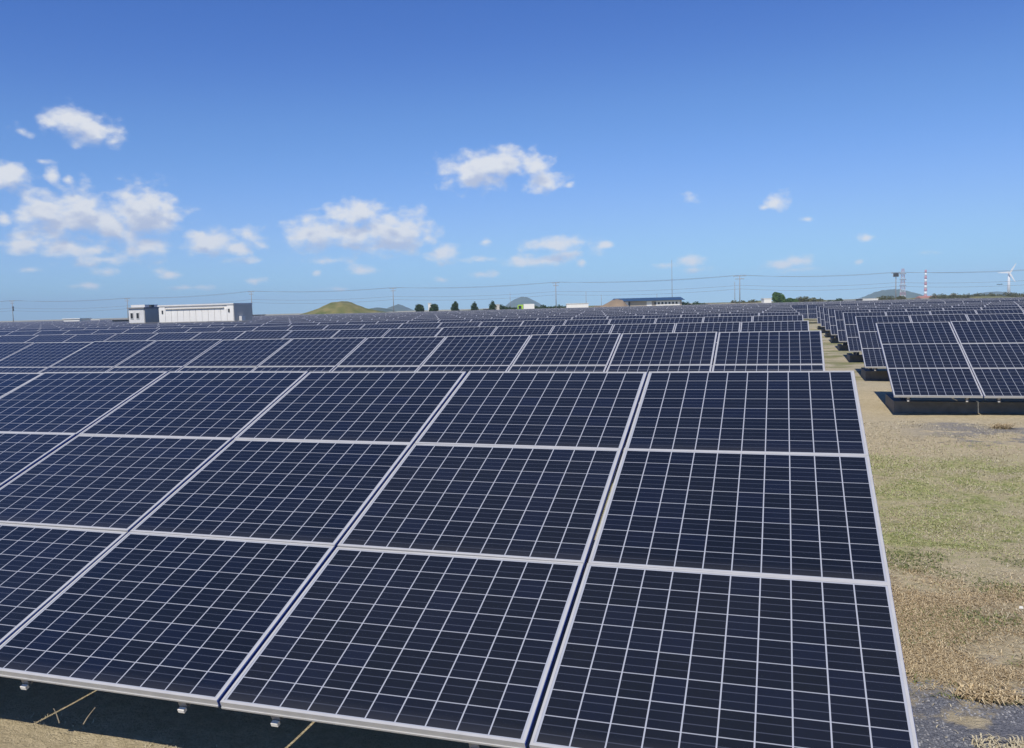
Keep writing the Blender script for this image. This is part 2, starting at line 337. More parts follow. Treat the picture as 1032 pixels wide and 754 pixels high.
# slope rail with two angled cheeks and an end cap (length along local y)
RL=3*PS
rmb=MB(); rmb.box(-.02,.02,.03,RL-.03,-.06,-.002,0); rmb.box(-.016,.016,.010,.028,-.078,-.062,1)
for s in (-1,1): rmb.quad((s*.055,.035,0),(s*.02,.035,-.07),(s*.02,RL-.05,-.07),(s*.055,RL-.05,0))
rl_me=rmb.mesh('rail',[M_steel,M_white])
emb=MB(); emb.tube([(0,0,0),(0,0,1)],.045,8); lg_me=emb.mesh('leg',[M_steel],True)
def inst(name,me,parent,loc=(0,0,0),rot=(0,0,0),scale=None):
    o=bpy.data.objects.new(name,me); C.objects.link(o); o.parent=parent; o.location=loc; o.rotation_euler=rot
    if scale: o.scale=scale
    return o
def strip_mesh(name,cols):
    """several panels in one mesh: cols = [(x, row)]"""
    mb=MB(); uvx=[]
    for cx,r in cols:
        n0=len(mb.v); glass(mb,0,0); frame(mb,1,1); back(mb,2)
        for i in range(n0,len(mb.v)):
            x,y,z=mb.v[i]; uvx.append(glass_uv(x,y)); mb.v[i]=(x+cx,y+r*PS,z)
    me=mb.mesh(name,[M_cell,M_frame,M_back])
    uvl=me.uv_layers.new(name='UVMap')
    buf=[0.0]*(2*len(me.loops))
    for l in me.loops: buf[2*l.index],buf[2*l.index+1]=uvx[l.vertex_index]
    uvl.data.foreach_set('uv',buf)
    return me
def row(label,group,xe,side,ytop,ztop,ncol,detail,indiv,rz=0.0):
    """xe: X of the end at the aisle; side -1: runs to the left, +1: to the right. Origin at the lower panel edge on the ground"""
    yb=ytop-3*PS*math.cos(TILT); zb=ztop-3*PS*math.sin(TILT)
    gz=ground_z(xe,yb)
    root=empty('solar_array',(xe,yb,gz),rz); tag(root,label,'solar array',group)
    zb-=gz
    cT,sT=math.cos(TILT),math.sin(TILT)
    def sp(x,s,n=0): return (x,s*cT-n*sT,zb+s*sT+n*cT)
    allp=[]
    for c in range(ncol):
        cx=side*(c*PX+PX/2)
        for r in range(3):
            vis=0 if detail>=2 or r==2 else (60 if detail==1 and r==1 else 400)
            allp.append((vis+math.hypot(cx+xe,ytop),cx,r))
    allp.sort(); ind=allp[:indiv]; rest=allp[indiv:]
    for _,cx,r in ind:
        jt=TILT+R(random.gauss(0,.16)); jy=R(random.gauss(0,.12))
        p=inst('solar_panel',gl_me if detail>=1 else pn_me,root,sp(cx+random.gauss(0,.0012),r*PS+random.gauss(0,.0008)),(jt,jy,R(random.gauss(0,.04))))
        if detail>=1: inst('frame',fr_me,p)
    if rest:
        o=inst('solar_panel',strip_mesh('solar_panel',[(cx,r) for _,cx,r in rest]),root,sp(0,0),(TILT,0,0)); o['kind']='stuff'
    # beams and legs
    b=MB(); Lx=ncol*PX; x0,x1=(-Lx+.05,-.05) if side<0 else (.05,Lx-.05)
    off=-(FD+.055)
    for s in (1.25,2.55):
        y,z=sp(0,s,off)[1:]; b2=MB(); b2.box(x0,x1,y-.03,y+.03,z-.10,z-.004); b2.build('beam',M_steel,root)
    if detail>=1:
        nr=0
        for c in range(min(ncol,16)):
            for q in (.23,PX-.23):
                inst('rail',rl_me,root,sp(side*(c*PX+q),.0,-FD-.003),(TILT,0,0)); nr+=1
    if side>0:
        fw=MB(); fw.box(.06,Lx-.03,.46,.62,-.2,.21); fw.box(.06,.2,.622,1.7,-.2,.21); fw.build('foundation',M_conc,root)
    nleg=min(ncol//2+1,40)
    for k in range(nleg):
        x=side*min(.35+k*PX*2,Lx-.3)
        for s in (1.25,2.55):
            y,z=sp(0,s,off)[1:]; h=z-.08+.12
            lg=inst('leg',lg_me,root,(x,y,-.12),(0,0,0),(1,1,h))
        if detail>=1 and k<12 and side>0 or detail==1 and k<12:
            y1,z1=sp(0,.6,off)[1:]; y2,z2=sp(0,2.5,off)[1:]
            br=MB(); br.tube([(x,y1,.05),(x,y2,z2-.15)],.02,6); br.build('brace',M_steel,root)
            for s in (1.25,2.55):
                y=sp(0,s,off)[1]; fb=MB(); fb.box(x-.155,x+.165,y-.16,y+.16,-.25,.07); fb.build('footing',M_conc,root)
    return root
ordn=['second','third','fourth','fifth','sixth','seventh','eighth','ninth','tenth','eleventh']
GL='solar array rows left of the grass aisle'; GR='solar array rows right of the grass aisle'; GF='far solar array rows beyond the aisle end'
PITCH=6.23
left_top={1:(5.81,-.462,.443),2:(11.83,-.405,.487),3:(18.1,-.418,.503),4:(24.4,-.405,.531)}
for k in range(1,12):
    yt,zt,xe=left_top.get(k,(24.4+(k-4)*PITCH,-.415+random.gauss(0,.012),.54))
    ncol=int((1.45*yt+6)/PX)
    if k==1: lab='nearest row of dark blue solar panels filling the foreground, three panels high, silver frames'; ncol=11
    else: lab='%s row of solar panels back from the camera, left of the grass aisle'%ordn[k-2]
    row(lab,GL,xe,-1,yt,CAMZ+zt,ncol,2 if k==1 else (1 if k<4 else 0),100)
for j in range(0,8):
    yt=18.12+j*6.22; zt=-.487+.014*min(j,4)
    xe=[1.74,1.83,1.91,1.98,2.03,2.08,2.12,2.16][j]
    lab=('nearest row of the block right of the grass aisle, three panels high over dark shade' if j==0 else
         '%s row of solar panels back in the block right of the grass aisle'%ordn[j-1])
    row(lab,GR,xe,1,yt,CAMZ+zt,int(.36*yt/PX)+5,2 if j<2 else 0,100)
# far rows run across the whole site behind the end of the aisle
yt=77.0; k=0
while yt<205:
    xl=-1.14*yt-2; xr=min(.34*yt+8,40 if yt<120 else -.05*yt+40)
    if yt>95: xr=min(xr,.30*yt-2)
    n=int((xr-xl)/PX)
    cols=[(c*PX+PX/2,r) for c in range(n) for r in ((0,1,2) if k==0 else (1,2))]
    me=strip_mesh('solar_array',cols)
    yb=yt-3*PS*math.cos(TILT); zt=CAMZ-.42+random.gauss(0,.02)
    root=empty('solar_array',(xl,yb,.15))
    if k==0: tag(root,'long solar array row crossing behind the far end of the grass aisle','solar array',GF)
    else: tag(root,'thin far row of solar panels near the skyline, beyond the grass aisle','solar array',GF)
    inst('panel_strip',me,root,(0,0,zt-3*PS*math.sin(TILT)-.15),(TILT,0,0))
    b=MB()
    for s in (1.25,2.55):
        y=s*math.cos(TILT); z=zt-(3*PS-s)*math.sin(TILT)-.15-.1
        b.box(.1,n*PX-.1,y-.03,y+.03,z-.1,z)
    b.build('beam',M_steel,root)
    for q in range(0,min(n//3,38)):
        for s in (1.25,2.55):
            y=s*math.cos(TILT); z=zt-(3*PS-s)*math.sin(TILT)-.15-.2
            inst('leg',lg_me,root,(n*PX-.5-q*PX*3,y,-.1),(0,0,0),(1,1,z+.1))
    k+=1; yt+=7.2

# ---------------------------------------------------------------- inverter containers, left
def hut(px0,d0,w,dep,h,name,label,cat,group=None):
    p=P(px0,hor(px0),d0); o=empty(name,(p.x,p.y,.15)); tag(o,label,cat,group); return o
ct=hut(160,60,6.2,2,2.6,'equipment_container','long white ribbed equipment container with grey shaded end, among the left arrays','container')
top=CAMZ+.80-.15
W_,D_=6.25,2.1
b=MB(); b.box(0,W_,.04,D_,0,top-.1); 
b.build('body',M_white,ct)
g=MB(); g.box(W_+.002,W_+.05,.0,D_,0,top-.08); g.build('end_wall',M_grey,ct)  # greyer end slab, shade of this side put into its colour
rf=MB(); rf.box(-.04,W_+.06,-.04,D_+.05,top-.1,top); rf.build('roof',M_whited,ct)
for i in range(12):
    x=.06+i*(W_-.06)/12
    pn=MB(); pn.box(x+.012,x+(W_-.06)/12-.012,0,.038,.1,top-.34 if 0<i<11 else top-.14); pn.build('door_panel',M_white,ct)
ev=MB(); ev.box(.62,W_-.75,-.09,-.001,top-.31,top-.26); ev.build('eave_rail',M_grey,ct)
for x in (.35,W_-.35):
    l=MB(); l.box(x-.06,x+.06,-.03,-.002,top-.62,top-.38); l.build('wall_lamp',M_dark,ct)
fz=MB(); fz.box(W_+.052,W_+.30,.5,.9,0,.75+1.0); fz.build('vent_box',M_whited,ct)
hu=hut(130,60.6,1.3,2,2.6,'equipment_cabin','small cream equipment cabin with two windows, left of the long white container','cabin')
top=CAMZ+.62-.15; w2=1.32
b=MB(); b.box(0,w2,0,2.3,0,top); b.build('wall',M_whited,hu)
b=MB(); b.box(w2+.002,w2+.05,.03,2.3,0,top-.02); b.build('side_wall',M_grey,hu)  # cabin's shaded side painted in as a greyer wall colour
b=MB(); b.box(-.08,w2+.1,-.09,2.35,top,top+.08); b.build('roof',M_pole,hu)
b=MB(); b.box(.0,w2-.1,.25,1.6,top+.081,top+.26); b.build('roof_parapet',M_whited,hu)
b=MB(); b.box(w2-.12,w2+.08,.7,1.0,top+.082,top+.24); b.build('roof_fan',M_dark,hu)
for x in (.28,.80):
    wmb=MB(); wmb.box(x-.14,x+.14,-.03,-.002,top-.75,top-.28); wo_=wmb.build('window',M_whited,hu)
    g=MB(); g.box(x-.10,x+.10,-.045,-.031,top-.70,top-.33); g.build('pane',M_glass,wo_)
# ---------------------------------------------------------------- low buildings on the skyline
def lowhouse(px0,px1,ptop,d,name,label,wall,roof,depth=6,windows=0,gable=0.0,cat='building',group=None,dark=M_glass,rov=.15):
    a=P(px0,ptop,d); bq=P(px1,ptop,d); ztop=(a.z+bq.z)/2-.15
    L_=(bq-a).xy.length; rz=math.atan2((bq-a).y,(bq-a).x)
    o=empty(name,(a.x,a.y,.15),rz); tag(o,label,cat,group)
    hw=ztop-max(gable,.12)
    m=MB(); m.box(0,L_,0,depth,0,hw); m.build('wall',wall,o)
    r=MB()
    if gable:
        v=rov; A=[(-v,-v,hw+.002),(L_+v,-v,hw+.002),(L_+v,depth+v,hw+.002),(-v,depth+v,hw+.002)]
        r1,r2=(-v+.3,depth/2,ztop),(L_+v-.3,depth/2,ztop)
        r.quad(A[0],A[1],r2,r1); r.quad(A[2],A[3],r1,r2); r.tri(A[1],A[2],r2); r.tri(A[3],A[0],r1); r.quad(*A[::-1])
    else: r.box(-rov,L_+rov,-rov,depth+rov,hw+.002,ztop)
    r.build('roof',roof,o)
    for i in range(windows):
        x=L_*(i+.7)/(windows+.4); ww=min(.9,L_/(windows*2.2))
        q=MB(); q.box(x-ww/2,x+ww/2,-.06,-.003,hw-1.4,hw-.5); wn=q.build('window',M_whited,o)
        q=MB(); q.box(x-ww/2+.08,x+ww/2-.08,-.09,-.061,hw-1.32,hw-.58); q.build('pane',dark,wn)
    return o,L_,hw
lowhouse(64,80,321,150,'shed','pale cream flat shed on the skyline, furthest left building',M_white,M_white,4)
lowhouse(82.5,100,322.3,170,'shed','low grey shed just right of the pale cream shed on the left skyline',M_grey,M_whited,4)
lowhouse(113,129,321.3,85,'shed','low grey wall like shed beside the small cabin with two windows',M_pole,M_pole,2)
lowhouse(251,262,317.3,200,'shed','tiny dark shed just right of the long white container',M_grey,M_dark,4)
# truck with lime cab end
def truck():
    a=P(521.5,306.5,262); bq=P(538.5,306.5,262); L_=(bq-a).xy.length; rz=math.atan2((bq-a).y,(bq-a).x); zt=(a.z+bq.z)/2-.15
    o=empty('box_truck',(a.x,a.y,.15),rz); tag(o,'white box truck with lime green front parked on the skyline','truck')
    m=MB(); m.box(1.9,L_,0,2.3,.9,zt); m.build('cargo_box',M_white,o)
    m=MB(); m.box(0,1.75,.05,2.25,.55,zt-.35); m.box(.25,1.75,.1,2.2,zt-.35,zt-.15); m.build('cab',M_lime,o)
    m=MB(); m.box(.0,L_,.3,2.0,.55,.88); m.build('chassis',M_dark,o)
    m=MB(); m.box(.3,1.2,.0,.048,1.4,zt-.5); m.build('side_window',M_glass,o)
    for x in (.9,L_-1.1):
        for y in (-.02,2.0):
            m=MB(); m.tube([(x,y,.45),(x,y+.28,.45)],.45,14); m.build('wheel',M_dark,o)
truck()
lowhouse(571,593,305.7,265,'site_cabin','long white site cabin on the skyline, left of the blue roofed building',M_white,M_white,3,cat='cabin')
lowhouse(599,612,308,262,'wall_segment','low beige wall on the skyline between white cabin and blue roofed building',M_beige,M_beige,1,cat='wall')
# blue roofed building
o,L_,hw=lowhouse(622,687,300.0,258,'workshop','long low workshop with blue sheet roof and pale walls on the skyline',M_beige,M_blue,9,gable=.95,rov=.9)
for x0,x1,mm,nm in ((.12,.17,M_white,'white_door'),(.175,.20,M_dark,'dark_opening'),(.455,.535,M_white,'white_door'),(.60,.97,M_white,'white_facade')):
    q=MB(); q.box(L_*x0,L_*x1,-.07,-.004,0,hw-.12); q.build(nm,mm,o)
for i in range(7):
    x=L_*(.575+.055*i); q=MB(); q.box(x,x+.55,-.13,-.075,hw-1.15,hw-.5); q.build('window',M_glass,o)
q=MB(); q.box(L_*.15,L_*.55,1,1.6,hw+.5,hw+1.0); 
lowhouse(640,716,306.4,300,'wall_segment','pale sandy boundary wall behind and right of the blue roofed building',M_beige,M_beige,.5,cat='wall')
lowhouse(716,768,305.6,262,'wall_segment','long pale boundary wall on the skyline left of the round tree',M_whited,M_beige,.5,cat='wall')
lowhouse(770,777.5,300.6,262,'hut','tiny white hut just left of the round green tree',M_white,M_white,3,cat='hut')
for i,(a,b_,t,lb) in enumerate(((805,813,302.8,'faded red roof house nearest the round tree, behind scrub'),(814,822,302.2,'faded red roof house in the middle, right of round tree'),(823,829,303,'small faded red roof house, last one right of the scrub'))):
    lowhouse(a,b_,t,300,'house',lb,M_beige,M_pink,5,gable=.8,group='red roofed houses behind the scrub')
lowhouse(843,862,302.4,330,'warehouse','long pale grey flat warehouse on the right skyline, beside the windowed one',M_whited,M_pole,6)
lowhouse(866,869,301.4,300,'hut','tiny dark hut touching the windowed white building',M_dark,M_dark,3,cat='hut')
lowhouse(869.5,885,300.8,300,'office','white flat roofed office with a line of windows on right skyline',M_white,M_white,6,windows=5)
lowhouse(928,946,298.2,420,'house','low brown roofed house at the foot of the striped chimney',M_beige,M_pink,6,gable=1.0)
lowhouse(961,966,296.3,420,'house','tiny white house standing on the green ridge left of blue hill',M_white,M_whited,5,gable=.8)
lowhouse(431.5,434.5,305.5,262,'tank','tiny white tank between the two round bushes on the skyline',M_white,M_white,1,cat='tank')
lowhouse(487,493,311,264,'shed','tiny dark shed between tall conical trees on the skyline',M_dark,M_grey,2)
lowhouse(497,503.5,306.8,300,'shed','small grey shed right of the last conical tree',M_grey,M_grey,3)

# ---------------------------------------------------------------- mound, hills, ridge
def hill(prof,d,depth,label,m,name='hill',nseed=0,rough=.0,kind='structure',n=60,base=-1.0):
    """prof: list of (px,py) skyline points; a real 3-D ridge with thickness"""
    pts=[P(px,py,d) for px,py in prof]; a=pts[0]; e=pts[-1]; ux=(e-a); ux.z=0; Lh=ux.length; ux/=Lh; uy=Vector((-ux.y,ux.x,0))
    ss_=[(p-a).dot(ux) for p in pts]; hs_=[p.z for p in pts]
    def H(s):
        for i in range(len(ss_)-1):
            if s<=ss_[i+1]:
                t=(s-ss_[i])/(ss_[i+1]-ss_[i]); t=t*t*(3-2*t) if rough==0 else t
                return hs_[i]*(1-t)+hs_[i+1]*t
        return hs_[-1]
    mb=MB(); ny=24
    for j in range(ny+1):
        v=-1+2*j/ny; env=math.cos(v*math.pi/2)**.8 if abs(v)<1 else 0
        for i in range(n+1):
            s=Lh*i/n; e_=min(1,min(i,n-i)/(n*.04)); h=base+(H(s)-base)*env*e_
            q=a+ux*s+uy*(v*depth)
            k=max(H(s),1)
            h+=rough*k*noise.noise(Vector((q.x*6/Lh+nseed,q.y*6/Lh,0)))*env*e_
            h+=rough*.5*k*noise.noise(Vector((q.x*22/Lh+nseed,q.y*22/Lh,0)))*env*e_
            mb.v.append((q.x,q.y,h))
    for j in range(ny):
        for i in range(n):
            k=j*(n+1)+i; mb.f.append((k,k+1,k+n+2,k+n+1)); mb.m.append(0)
    o=mb.build(name,m,smooth=True); tag(o,label,None,kind=kind); return o
hill([(300,318),(308,315.5),(318,312.5),(327,308.5),(336,305),(346,303.5),(354,304.2),(361,308),(368,311),(378,312.5),(392,314.5),(398,316)],300,16,'grass covered mound rising behind the arrays',M_mound,'mound',1,.11)
hill([(364,316),(372,311.5),(381,310),(388,311),(396,315)],1600,150,'small bluish hill right of the grassy mound',M_hill,'hill',2,.09+.04)
hill([(384,316),(395,309.5),(402,307),(409,310),(416,314)],2600,200,'blue hill behind the utility pole',M_hill,'hill',3,.09+.04)
hill([(504,312),(511,307),(518,302),(525,299.3),(530,299.3),(538,303),(546,307.5),(554,311)],3000,220,'blue rounded hill at the centre of the skyline',M_hill,'hill',4,.09+.04)
hill([(880,303),(886,296.5),(891,293),(900,291.5),(908,294),(914,298.5),(920,302)],2400,160,'blue hill behind the lattice tower',M_hill,'hill',5,.09+.05)
hill([(986,301),(994,296.5),(1001,294),(1007,295),(1013,298.5),(1018,301)],2800,180,'blue hill left of the wind turbine',M_hill,'hill',6,.09+.04)
hill([(750,307),(762,303.5),(771,302.5),(778,305)],500,20,'low green rise left of the round tree',M_mound,'mound',7,.05)
hill([(936,302),(944,298.3),(958,297.6),(975,297.8),(990,299.2),(1004,298.8),(1020,298),(1040,297.6),(1080,296.5),(1140,295.5),(1200,297)],420,60,'long green brown ridge on the right skyline',M_mound,'ridge',8,.06)
hill([(440,313.5),(520,310.3),(600,308),(700,305.6),(800,303.2),(880,301.4),(960,300),(1080,297)],700,60,'long low hazy ridge along the skyline',M_mound,'ridge',9,.02)
hill([(602,310),(609,307),(616,303),(621,301.5),(627,302.5),(634,309)],252,5,'pile of brown earth beside the blue roofed building',M_earth,'earth_pile',10,.05)

# ---------------------------------------------------------------- trees
def crown_mesh(blobs,n,leaf,m,name,parent,seed):
    rnd=random.Random(seed); mb=MB(); wt=[b[3]*b[4]*b[5] for b in blobs]
    for _ in range(n):
        b=rnd.choices(blobs,wt)[0]
        d=Vector((rnd.gauss(0,1),rnd.gauss(0,1),rnd.gauss(0,1))).normalized()*(rnd.random()**.45)
        c=Vector((b[0]+d.x*b[3],b[1]+d.y*b[4],b[2]+d.z*b[5]))
        if noise.noise(c*1.7+Vector((seed,0,0)))<-.22: continue
        s=leaf*rnd.uniform(.6,1.5)
        a=Vector((rnd.gauss(0,1),rnd.gauss(0,1),rnd.gauss(0,.6))).normalized(); q=a.orthogonal().normalized()
        q=(Matrix.Rotation(rnd.random()*6.28,3,a)@q); r_=a.cross(q)
        mb.quad(c+q*s,c+r_*s*.6,c-q*s,c-r_*s*.6)
    return mb.build(name,m,parent)
def tree(px,ptop,d,wpx,label,kind='round',m=None,seed=1,group=None,name='tree',cat='tree'):
    p=P(px,ptop,d); h=p.z-.15; w=wpx/F*d/2; m=m or M_tree
    o=empty(name,(p.x,p.y,.15)); tag(o,label,cat,group)
    t=MB(); t.tube([(0,0,-.1),(.03*w,0,h*.35),(-.03*w,.02*w,h*.7)],[w*.16,w*.11,w*.05],8)
    rnd=random.Random(seed)
    for q in range(5):
        a=rnd.random()*6.28; z=h*rnd.uniform(.3,.6)
        t.tube([(0,0,z),(math.cos(a)*w*.5,math.sin(a)*w*.5,z+h*.18)],[w*.06,w*.02],5)
    t.build('trunk',M_bark,o)
    if kind=='cone': bl=[(rnd.gauss(0,.06)*w,rnd.gauss(0,.06)*w,h*z,w*r_,w*r_,h*.13) for z,r_ in ((.3,1),(.42,1),(.54,.95),(.66,.85),(.77,.62),(.88,.36))]
    else:
        bl=[(0,0,h*.58,w*.85,w*.85,h*.36)]
        for q in range(9):
            a=rnd.random()*6.28; bl.append((math.cos(a)*w*.5,math.sin(a)*w*.5,h*rnd.uniform(.35,.78),w*.42,w*.42,h*.2))
    crown_mesh(bl,2200,w*.12,m,'crown',o,seed)
    return o
G='clipped trees along the far skyline'
for i,(px,pt,wp,kd,lb) in enumerate(((422.5,306,11,'round','squat round bush on the skyline, left of the tiny white tank'),(437,305.3,11,'round','squat round bush on the skyline, right of the tiny white tank'),
   (458.5,303,8.5,'cone','first conical dark tree right of the two round bushes'),(478,304,8,'cone','blunt conical dark tree, middle one of the three'),(496.5,303,8.5,'cone','conical dark tree furthest right, beside the small grey shed'))):
    tree(px,pt,262,wp,lb,kd,M_tree,20+i,G)
tree(784.5,293.8,270,14.5,'bright green round tree standing alone on the right skyline','round',M_tree2,31)
tree(148.5,306.8,66,9,'leafy dark tree peeking above the small cabin roof','round',M_tree,33)
rs=random.Random(5)
def scrub(px0,px1,d,hgt,label,seed,m=M_scrub,cat='bush',n=1500,top=None):
    a=P(px0,hor(px0),d); b_=P(px1,hor(px1),d); rnd=random.Random(seed)
    L_=(b_-a).xy.length; rz=math.atan2((b_-a).y,(b_-a).x); o=empty('bush',(a.x,a.y,.15),rz); tag(o,label,cat)
    bl=[]; x=0
    while x<L_:
        hh=hgt*rnd.uniform(.55,1); bl.append((x,rnd.uniform(0,1.5),hh*.55,1.4,1.2,hh*.45)); x+=rnd.uniform(.6,1.5)
    t=MB()
    for b2 in bl: t.tube([(b2[0],b2[1],-.1),(b2[0],b2[1],b2[2])],.05,5)
    t.build('stem',M_bark,o); crown_mesh(bl,n,.22,m,'foliage',o,seed); return o
scrub(791,803,268,2.7,'dark green bushes right beside the round tree',51,M_tree2,n=2500)
scrub(806,830,290,3.3,'olive brown bushes behind the red roofed houses',52,n=3000)
scrub(686,712,262,2.6,'low dark scrub right of the blue roofed building',53,M_tree,n=2000)
scrub(740,768,300,2.6,'low hazy bushes left of the tiny white hut',54,n=2500)
scrub(538,560,300,2.6,'low dark hedge right of the lime fronted truck',55,M_tree,n=2000)
scrub(505,520,300,3.2,'low dark hedge left of the lime fronted truck',56,M_tree,n=1600)
scrub(560,572,300,2.5,'dark hedge left of the white site cabin',57,M_tree,n=1200)
scrub(886,915,310,2.8,'olive scrub at the foot of the lattice tower',58,n=2500)
scrub(838,846,300,2.6,'small dark bush left of the pale grey warehouse',59,M_tree,n=900)
scrub(940,1036,390,3.6,'long dark scrub on top of the right ridge',60,M_scrub,n=7000)
scrub(404,418,262,1.7,'low green scrub left of the two round bushes',61,M_scrub,n=900)

# ---------------------------------------------------------------- poles and wires
poles=[(12,303,345,'with top crossarm and transformer, furthest left'),(128,300.5,330,'behind the small cabin with two windows'),(253,293.5,305,'right beside the long white container'),
 (396,290,292,'in front of the blue hill right of the mound'),(560,284.5,277,'between the truck and the white site cabin'),(745.5,277.5,255,'with wide crossarm, left of the round tree'),(903,274.5,248,'dark topped, in front of the lattice tower')]
tops=[]
def pole(px,pt,d,label,arm=1.0,r=.17,group='utility poles of the overhead line'):
    p=P(px,pt,d); o=empty('utility_pole',(p.x,p.y,.0)); tag(o,label,'utility pole',group); h=p.z
    m=MB(); m.tube([(0,0,-.3),(0,0,h)],[r,r*.6],8); m.build('post',M_pole,o,True)
    if arm:
        for z,l in ((h-.25,arm),(h-1.1,arm*.7)):
            m=MB(); m.box(-l,l,-.06,.06,z-.07,z+.07); ca=m.build('crossarm',M_pole,o)
            for x in (-l*.85,0.25*l,l*.85):
                q=MB(); q.tube([(x,0,z+.07),(x,0,z+.32)],.05,6); q.build('insulator',M_whited,ca)
    return Vector((p.x,p.y,h)),o
for px,pt,d,lb in poles:
    t_,o=pole(px,pt,d,'grey utility pole '+lb,1.3 if px!=745.5 else 1.9); tops.append(t_)
    if px==12:
        for z in (2.4,3.4):
            m=MB(); m.tube([(.35,0,t_.z-z-.9),(.35,0,t_.z-z)],.28,8); m.build('transformer',M_dark,o)
    if px==903:
        m=MB(); m.box(-.7,.7,-.4,.4,t_.z-1.3,t_.z-.2); m.build('transformer',M_dark,o)
tops.append(P(1090,268,232)); tops.insert(0,P(-110,308,362))
pole(1090,268,232,'grey utility pole beyond the right edge, next along the wires',1.3); pole(-110,308,362,'grey utility pole beyond the left edge, last along the wires',1.3)
def wires(off,label,sag,r=.032):
    m=MB()
    for a,b_ in zip(tops[:-1],tops[1:]):
        pts=[]
        for i in range(15):
            t=i/14; q=a.lerp(b_,t); pts.append((q.x+off[0],q.y,q.z+off[1]-sag*4*t*(1-t)))
        m.tube(pts,r,4,cap=False)
    tag(m.build('overhead_wire',M_wire),label,'power line','overhead wires on the utility poles')
wires((-1.1,.05),'upper overhead wire running pole to pole along the skyline, left strand',.7)
wires((1.1,.05),'upper overhead wire running pole to pole along the skyline, right strand',.9)
wires((.2,-3.0),'lower overhead wire hung below the crossarms, upper of the low pair',.7)
wires((.2,-4.1),'lowest overhead wire hung below the crossarms along the skyline',.8)
pole(740.5,284,270,'thin plain pole close left of the wide crossarm pole',0,.12,'thin plain poles')
pole(590.5,294,290,'short thin plain pole above the white site cabin',0,.1,'thin plain poles')
pole(662,296,300,'short thin plain pole behind the blue roofed building',0,.1,'thin plain poles')
pole(606,297,290,'short thin plain pole left of the blue roofed building',0,.09,'thin plain poles')
pole(514,295,300,'short thin plain pole left of the central blue hill',0,.09,'thin plain poles')
pole(677,262,300,'tall thin mast rising above the blue roofed building',0,.11,'thin plain poles')
# second line of low poles, right
# lattice tower, striped red and white
def lattice(px,pt,d,wpx):
    p=P(px,pt,d); h=p.z; w=wpx/F*d/2; o=empty('lattice_tower',(p.x,p.y,0)); tag(o,'tall red and white lattice tower with platforms, in front of a blue hill','tower')
    ns=10
    for i in range(ns):
        z0=h*i/ns; z1=h*(i+1)/ns; a=w*(1-.6*i/ns); b_=w*(1-.6*(i+1)/ns); m=MB()
        cs=[(-1,-1),(1,-1),(1,1),(-1,1)]
        for k in range(4):
            c=cs[k]; c2=cs[(k+1)%4]
            m.tube([(c[0]*a,c[1]*a,z0),(c[0]*b_,c[1]*b_,z1)],.32,4); m.tube([(c[0]*a,c[1]*a,z0),(c2[0]*b_,c2[1]*b_,z1)],.18,4); m.tube([(c2[0]*a,c2[1]*a,z0),(c[0]*b_,c[1]*b_,z1)],.18,4)
            m.tube([(c[0]*b_,c[1]*b_,z1),(c2[0]*b_,c2[1]*b_,z1)],.3,4)
        m.build('lattice_section',M_red if i%2 else M_white,o)
    for f in (.42,.62,.82):
        m=MB(); m.tube([(0,0,h*f),(0,0,h*f+2.2)],w*1.25,12); m.build('platform',M_pole,o)
lattice(910,271,2000,5)
def chimney():
    p=P(933,272,2200); h=p.z; o=empty('chimney',(p.x,p.y,0)); tag(o,'tall red and white banded chimney, right of the lattice tower','chimney')
    n=9
    for i in range(n):
        m=MB(); m.tube([(0,0,h*i/n),(0,0,h*(i+1)/n-.01)],[4.2-1.8*i/n,4.2-1.8*(i+1)/n],14); m.build('band',M_red if i%2==0 else M_white,o,True)
chimney()
def turbine():
    b=P(1016.5,298,2300); hb=P(1016.8,275,2300); h=hb.z; o=empty('wind_turbine',(b.x,b.y,0)); tag(o,'white three bladed wind turbine at the right end of the skyline','wind turbine')
    m=MB(); m.tube([(0,0,0),(0,0,h)],[4.2,2.6],14); m.build('tower',M_white,o,True)
    m=MB(); m.box(-2.2,2.2,-5,6,h-1.8,h+2.2); m.build('nacelle',M_white,o)
    m=MB(); m.tube([(0,-8,h),(0,-6.5,h),(0,-5,h)],[.4,1.8,2.1],12); m.build('hub',M_white,o,True)
    for a in (31,151,271):
        t=R(a); d=Vector((math.sin(t),0,math.cos(t))); c=Vector((0,-6.5,h)); s=d.cross(Vector((0,1,0)))
        m=MB(); L_=29; pts=[(0,2.0),(.12,3.2),(.5,2.1),(1,.8)]
        for (u0,w0),(u1,w1) in zip(pts[:-1],pts[1:]):
            for yy in (-.35,.35): m.quad(c+d*L_*u0-s*w0+Vector((0,yy,0)),c+d*L_*u0+s*w0*.6+Vector((0,yy,0)),c+d*L_*u1+s*w1*.6+Vector((0,yy,0)),c+d*L_*u1-s*w1+Vector((0,yy,0)))
            for sg,k in ((-1,1),(1,.6)): m.quad(c+d*L_*u0+s*sg*w0*k-Vector((0,.35,0)),c+d*L_*u0+s*sg*w0*k+Vector((0,.35,0)),c+d*L_*u1+s*sg*w1*k+Vector((0,.35,0)),c+d*L_*u1+s*sg*w1*k-Vector((0,.35,0)))
        m.build('blade',M_white,o)
turbine()
# bird
bp_=P(1007.5,287,160); m=MB()
for s in (-1,1):
    m.tri((0,-.12,0),(s*.28,.02,.16),(0,.14,0)); m.tri((s*.28,.02,.16),(s*.62,-.1,.05),(0,.14,0))
m.tube([(0,-.3,0),(0,-.15,.02),(0,.12,.01),(0,.34,0)],[.02,.07,.07,.02],6)
o=m.build('bird',M_dark); o.location=bp_; tag(o,'small dark bird flying left of the wind turbine','bird')

